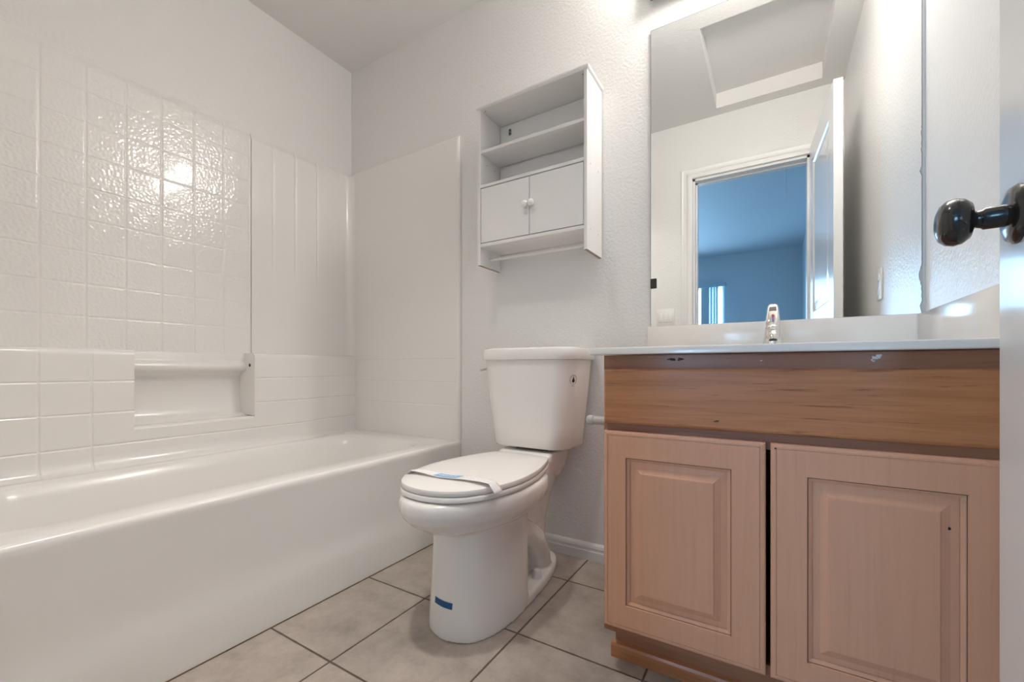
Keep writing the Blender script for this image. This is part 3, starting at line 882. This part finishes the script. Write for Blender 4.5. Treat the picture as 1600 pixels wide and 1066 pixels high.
# false drawer front with eased edges
def eased(m, x0, x1, z0, z1, yf, yb, e=0.006):
    def q(i, y): return [(x0 + i, y, z0 + i), (x1 - i, y, z0 + i), (x1 - i, y, z1 - i), (x0 + i, y, z1 - i)]
    m.loft([q(0, yb), q(0, yf + e * 0.75), q(e * 0.35, yf + e * 0.25), q(e, yf)], True, True)
m = MB(); eased(m, 1.6938, VX1 - 0.012, 0.6200, 0.7540, VF, FF)
m.build('drawer_front', M['wood_h'], van)
def vdoor(x0, x1, z0, z1, ox0, ox1, oz0, oz1):
    # frame with eased outer edge, beaded opening, and a raised centre panel
    m = MB()
    def q(a0, a1, b0, b1, y): return [(a0, y, b0), (a1, y, b0), (a1, y, b1), (a0, y, b1)]
    e = 0.006
    rings = [q(x0, x1, z0, z1, FF - 0.0004), q(x0, x1, z0, z1, VF + e * .7), q(x0 + .002, x1 - .002, z0 + .002, z1 - .002, VF + .0015), q(x0 + e, x1 - e, z0 + e, z1 - e, VF + .0004), q(x0 + .0095, x1 - .0095, z0 + .0095, z1 - .0095, VF + .0003), q(x0 + .0100, x1 - .0100, z0 + .0100, z1 - .0100, VF + .0016), q(x0 + .0108, x1 - .0108, z0 + .0108, z1 - .0108, VF + .0016), q(x0 + .0112, x1 - .0112, z0 + .0112, z1 - .0112, VF),
             q(ox0, ox1, oz0, oz1, VF), q(ox0 + .0012, ox1 - .0012, oz0 + .0012, oz1 - .0012, VF + .004), q(ox0 + .004, ox1 - .004, oz0 + .004, oz1 - .004, VF + .0045),
             q(ox0 + .009, ox1 - .009, oz0 + .009, oz1 - .009, VF + .0075), q(ox0 + .009, ox1 - .009, oz0 + .009, oz1 - .009, VF + .012)]
    m.loft(rings, True, False)
    d = m.build('door', M['wood_v'], van)
    m = MB()
    p0 = (ox0 + .0092, ox1 - .0092, oz0 + .0092, oz1 - .0092)
    def r(i, y): return q(p0[0] + i, p0[1] - i, p0[2] + i, p0[3] - i, y)
    m.loft([r(0, VF + .0115), r(0, VF + .0095), r(.012, VF + .0085), r(.0245, VF + .0030), r(.0262, VF + .0008), r(.0280, VF + .0006)], True, True)
    m.build('raised_panel', M['wood_v'], d)
    # dark strips in the groove round the panel
    m = MB()
    g = .0016
    a = (ox0 + .0005, ox1 - .0005, oz0 + .0005, oz1 - .0005)
    m.box(a[0], a[1], VF + .0034, VF + .0042, a[3] - g, a[3]); m.box(a[0], a[0] + g, VF + .0034, VF + .0042, a[2], a[3])
    m.box(a[1] - g, a[1], VF + .0034, VF + .0042, a[2], a[3]); m.box(a[0], a[1], VF + .0034, VF + .0042, a[2], a[2] + g)
    m.build('groove_strip', M['putty'], d)
    return d
d1 = vdoor(1.6942, 2.0385, 0.1210, 0.6015, 1.7480, 1.9760, 0.1810, 0.5390)
d2 = vdoor(2.0470, 2.3950, 0.1210, 0.6015, 2.1085, 2.3345, 0.1740, 0.5400)
MB().lathe([(0.0005, 0), (0.0028, 0), (0.0028, 0.0008), (0.0005, 0.0008)], (2.3115, VF + .0080, 0.4765), '-Y', 14).build('knob_hole', M['black'], d2)
MB().lathe([(0.0005, 0), (0.0018, 0), (0.0018, 0.0008), (0.0005, 0.0008)], (2.0555, VF + .0004, 0.5915), '-Y', 12).build('nail_hole', M['black'], d2)
# toe kick with a loose strip of base moulding
MB().box(1.6985, VX1, -0.497, -0.482, 0.0, 0.10).build('toe_kick', M['wood_dark'], van)
m = MB()
pr = [(0, 0), (0.012, 0), (0.012, 0.030), (0.009, 0.036), (0.0, 0.040)]
m.loft([[(1.6895, -0.497 - a, z + .001) for a, z in pr], [(VX1, -0.497 - a, z + .001) for a, z in pr]])
m.build('kick_moulding', M['wood_h'], van)
# blobs of paint / filler on the top rail
def blob(x, z, r, mat, name, y=FF, sx=1.0, n=3, seed=1):
    rnd = random.Random(seed)
    m = MB()
    for k in range(n):
        ax, az = x + rnd.uniform(-1, 1) * r * sx * (0 if k == 0 else 1), z + rnd.uniform(-1, 1) * r * (0 if k == 0 else .9)
        rr = r * rnd.uniform(.45, .8)
        ring = []
        for i in range(12):
            a = 2 * math.pi * i / 12
            q = rr * (1 + .3 * math.sin(3 * a + seed + k))
            ring.append((ax + q * math.cos(a) * sx, az + q * math.sin(a)))
        m.loft([[(p, y + .0002, q) for p, q in ring], [(p, y - .0007, q) for p, q in ring], [(ax + (p - ax) * .6, y - .0013, az + (q - az) * .6) for p, q in ring]])
    m.build(name, mat, van, smooth=60)
blob(2.2160, 0.7745, 0.0055, M['drip'], 'paint_spot', n=5, seed=4)
blob(1.849, 0.7765, 0.0030, M['putty'], 'filler_mark', sx=2.6, n=6, seed=9)
blob(1.872, 0.7755, 0.0026, M['putty'], 'filler_mark', sx=2.6, n=5, seed=12)
blob(2.030, 0.7705, 0.0016, M['drip'], 'paint_spot', sx=2, n=2, seed=3)
blob(1.9445, 0.6395, 0.0022, M['putty'], 'knot', y=VF, sx=2.0, n=2, seed=5)

# countertop
CT0, CT1 = 0.7875, 0.8045
top = thing('vanity_countertop', 'white cultured marble vanity countertop with backsplash and sink', 'countertop', (2.04, -0.29, 0.795))
m = MB()
KX0, KX1, KY0, KY1 = 1.6645, WC - 0.0008, -0.600, -0.0008
def cring(x0, x1, y0, y1, r, z): return [(a, b, z) for a, b in rrect(x0, x1, y0, y1, r, 8)]
SX, SY = 2.05, -0.315
def oval(rx, ry, z):
    base = rrect(KX0, KX1, KY0, KY1, .003, 8)
    out = []
    for a, b in base:
        an = math.atan2((b - SY) / 0.3, (a - SX) / 0.37)
        out.append((SX + rx * math.cos(an), SY + ry * math.sin(an), z))
    return out
m.loft([cring(KX0 + .02, KX1, KY0 + .02, KY1, .003, CT0), cring(KX0 + .002, KX1, KY0 + .002, KY1, .003, CT0), cring(KX0, KX1, KY0, KY1, .003, CT0 + .002), cring(KX0, KX1, KY0, KY1, .003, CT1 - .004), cring(KX0 + .0015, KX1, KY0 + .0015, KY1, .003, CT1 - .001), cring(KX0 + .004, KX1, KY0 + .004, KY1, .003, CT1),
        oval(.235, .178, CT1), oval(.225, .168, CT1 - .004), oval(.20, .148, CT1 - .03), oval(.15, .11, CT1 - .09), oval(.08, .06, CT1 - .12), oval(.025, .025, CT1 - .125)], True, True)
m.build('counter_slab', M['marble'], top, smooth=35)
BS = 0.9048
MB().box(KX0 - 0.0015, WC - 0.0008, -0.0205, -0.0006, CT1 - 0.001, BS, 0.003).build('backsplash', M['marble'], top, smooth=40)
MB().box(WC - 0.0200, WC - 0.0006, -0.555, -0.0215, CT1 - 0.001, BS, 0.003).build('side_splash', M['marble'], top, smooth=40)
MB().box(WC - 0.0225, WC - 0.0198, -0.0230, -0.0203, CT1, BS - .002).build('corner_caulk', M['caulk'], top)
MB().lathe([(0.0005, 0), (0.021, 0), (0.021, 0.002), (0.0005, 0.0022)], (SX, SY, CT1 - .1248), 'Z', 24).build('drain', M['chrome'], top, smooth=40)

# faucet
FX, FY = 2.052, -0.105
fa = thing('faucet', 'chrome single-lever faucet standing on the vanity countertop before the mirror', 'faucet', (FX, FY, CT1))
m = MB()
m.loft([[(a, b, z) for a, b in rrect(FX - hx, FX + hx, FY - hy, FY + hy, r, 6)] for hx, hy, r, z in ((.078, .027, .026, CT1), (.078, .027, .026, CT1 + .004), (.068, .024, .023, CT1 + .010), (.036, .024, .022, CT1 + .014))])
m.build('base_plate', M['chrome'], fa, smooth=40)
m = MB()
m.lathe([(.030, .008), (.0285, .020), (.0245, .040), (.0215, .058), (.0205, .070), (.0185, .077), (.010, .081), (.0005, .082)], (FX, FY, CT1), 'Z', 32)
m.build('body', M['chrome'], fa, smooth=50)
m = MB()
pth = [(FX, FY - .005, CT1 + .040), (FX, FY - .035, CT1 + .048), (FX, FY - .070, CT1 + .050), (FX, FY - .100, CT1 + .046), (FX, FY - .114, CT1 + .036), (FX, FY - .116, CT1 + .028)]
m.tube(pth, [.017, .0165, .0155, .0145, .0130, .0120], 20)
sp = m.build('spout', M['chrome'], fa, smooth=50)
MB().lathe([(0.0005, -0.001), (0.0095, -0.001), (0.0095, 0.002), (0.0005, 0.002)], (FX, FY - .116, CT1 + .0265), 'Z', 20).build('aerator', M['rubber'], sp)
# lever: a paddle rising and leaning back over the body
m = MB()
lv = [(.018, .016, 0.070, .000), (.0190, .0150, 0.084, .002), (.0175, .0105, 0.102, .008), (.0155, .0080, 0.122, .018), (.0140, .0070, 0.136, .026), (.0125, .0060, 0.1425, .030), (.0070, .0035, 0.1465, .032)]
rings = []
for hx, hy, z, dy in lv:
    rings.append([(FX + hx * math.copysign(abs(math.cos(a)) ** .7, math.cos(a)), FY + dy + hy * math.copysign(abs(math.sin(a)) ** .7, math.sin(a)), CT1 + z) for a in [2 * math.pi * k / 28 for k in range(28)]])
m.loft(rings)
lever = m.build('lever', M['chrome'], fa, smooth=50)
def lever_front(z):
    for (a, b) in zip(lv[:-1], lv[1:]):
        if a[2] <= z <= b[2]:
            t = (z - a[2]) / (b[2] - a[2]); return FY + a[3] + (b[3] - a[3]) * t - (a[1] + (b[1] - a[1]) * t)
    return FY
def lpatch(pts, mat, name, off=.0008):
    m = MB(); a = [Vector((FX + u, lever_front(z) - off, CT1 + z)) for u, z in pts]
    m.loft([a, [p + Vector((0, off + .0006, 0)) for p in a]]); return m.build(name, mat, lever)
lpatch([(-.0095, .1235), (.0095, .1235), (.0085, .1365), (-.0080, .1365)], plain('smoked_inset', (0.13, 0.11, 0.10), 0.2), 'lever_inset')
lpatch([(.0040 * math.cos(a), .1080 + .0040 * math.sin(a)) for a in [2 * math.pi * k / 14 for k in range(14)]], M['red'], 'hot_mark', .0014)
lpatch([(-.0014, .0880), (.0014, .0880), (.0014, .1030), (-.0014, .1030)], M['blue'], 'cold_mark', .0014)

# ------------------------------------------------------------------ mirror
MX0, MX1, MZ0, MZ1 = 1.6722, 2.4035, BS + .0015, 1.9850
mir = thing('wall_mirror', 'large frameless wall mirror above the vanity backsplash', 'mirror', ((MX0 + MX1) / 2, 0.0, MZ0))
MB().box(MX0, MX1, -0.0060, -0.0010, MZ0, MZ1).build('mirror_glass', M['mirror'], mir)
m = MB()
m.box(MX0 - .0008, MX0 + .0004, -0.0062, -0.0008, MZ0, MZ1); m.box(MX0, MX1, -0.0062, -0.0008, MZ1 - .0006, MZ1 + .0010)
m.box(MX1 - .0002, MX1 + .0006, -0.0062, -0.0008, MZ0, MZ1)
m.build('ground_edge', M['mirror_edge'], mir)
# worn silvering nibbling the right edge
rnd = random.Random(3)
zz = lin(MZ0, MZ1, 160)
wv = []
for k, z in enumerate(zz):
    t = (z - MZ0) / (MZ1 - MZ0)
    a = 0.0016 + 0.0014 * rnd.random() * (1 if t < .12 or .40 < t < .48 else .25)
    for zc, hw, am in ((1.010, .030, .0060), (1.300, .012, .004), (.925, .014, .0035)):
        a += am * max(0, 1 - abs(z - zc) / hw)
    wv.append(a)
m = MB()
m.loft([[(MX1 - a, -0.0064, z), (MX1 - a + .0011, -0.0064, z), (MX1 - a + .0011, -0.0061, z), (MX1 - a, -0.0061, z)] for a, z in zip(wv, zz)])
m.build('worn_edge', M['mirror_edge'], mir)
m = MB()
m.loft([[(MX1 - a + .0011, -0.0063, z), (MX1 + .0005, -0.0063, z), (MX1 + .0005, -0.0061, z), (MX1 - a + .0011, -0.0061, z)] for a, z in zip(wv, zz)])
m.build('bare_edge', M['mirror_worn'], mir)
MB().box(MX0 - .001, MX0 + .0205, -0.0105, -0.0063, 1.0445, 1.0800, .0015).build('mirror_clip', M['black'], mir)

# ------------------------------------------------------------------ light fixture above the mirror (just out of frame)
vl = thing('vanity_light', 'lit vanity light bar on the wall above the mirror', 'light fixture', (2.05, 0.0, 2.05))
MB().box(1.6690, 2.395, -0.040, -0.0006, 2.097, 2.185, .004).build('back_plate', plain('brushed_nickel', (0.55, 0.53, 0.50), 0.3, metal=1.0), vl)
for x in (1.83, 2.03, 2.23):
    arm = MB(); arm.tube([(x, -0.039, 2.14), (x, -0.085, 2.14), (x, -0.11, 2.150), (x, -0.115, 2.180)], .009, 14)
    arm.build('arm', M['chrome'], vl, smooth=40)
    MB().lathe([(.020, 0), (.034, .006), (.046, .03), (.054, .07), (.058, .115), (.050, .125), (.0005, .128)], (x, -0.115, 2.175), 'Z', 28).build('glass_shade', M['globe'], vl, smooth=50)

# added fill light without a known source, shaped as a downlight (outside the frame)
DLX, DLY = 1.18, -0.98
cl = thing('added_fill_light', 'added unseen fill light in the ceiling, shaped like a recessed downlight', 'light fixture', (DLX, DLY, H))
MB().lathe([(.062, -.0005), (.092, -.0005), (.092, -.004), (.086, -.007), (.066, -.007), (.062, -.004)], (DLX, DLY, H), 'Z', 40).build('fill_trim_ring', M['white_plastic'], cl, smooth=40)
MB().lathe([(.0005, -.0008), (.064, -.0008), (.064, -.002), (.0005, -.002)], (DLX, DLY, H), 'Z', 40).build('lens', M['fill_lens'], cl, smooth=40)
ll = bpy.data.lights.new('fill_lamp', 'AREA'); ll.shape = 'DISK'; ll.size = 0.12; ll.energy = 3.0; ll.color = (1.0, 0.953, 0.898); ll.spread = math.radians(88)  # added fill brightening the floor and toilet front
lo = bpy.data.objects.new('fill_lamp', ll); COL.objects.link(lo); lo.location = (DLX, DLY, H - 0.0085)

# ------------------------------------------------------------------ small wall fittings
sw = thing('light_switch', 'white triple rocker switch plate seen in the mirror beside the doorway', 'switch', (1.410, DY, 1.11))
MB().box(1.350, 1.470, DY + .0004, DY + .006, 1.050, 1.170, .0025).build('switch_plate', M['white_plastic'], sw, smooth=40)
for x in (1.375, 1.410, 1.445):
    MB().box(x - .0135, x + .0135, DY + .005, DY + .0095, 1.078, 1.142, .002).build('rocker', M['white_plastic'], sw, smooth=40)
ou = thing('wall_outlet', 'white duplex outlet plate on the right wall seen in the mirror', 'outlet', (WC, -0.57, 1.08))
MB().box(WC - .007, WC - .0004, -0.612, -0.535, 1.020, 1.140, .002).build('outlet_plate', M['white_plastic'], ou, smooth=40)
for z in (1.052, 1.108):
    MB().box(WC - .0095, WC - .006, -0.590, -0.557, z - .014, z + .014, .002).build('receptacle', M['white_plastic'], ou, smooth=40)
tp = thing('toilet_paper_holder', 'grey rounded holder peg on vanity side facing the toilet', 'holder', (VX0, -0.42, 0.604))
m = MB(); m.lathe([(0.0005, 0), (0.024, 0), (0.024, .006), (0.018, .010), (0.001, .010)], (VX0, -0.42, 0.604), '-X', 24)
m.build('mounting_plate', M['grey_plastic'], tp, smooth=40)
m = MB(); m.lathe([(0.0125, .006), (0.0125, .078), (0.0145, .080), (0.0145, .092), (0.012, .098), (0.007, .101), (0.0005, .102)], (VX0, -0.42, 0.604), '-X', 24)
m.build('peg', M['grey_plastic'], tp, smooth=40)
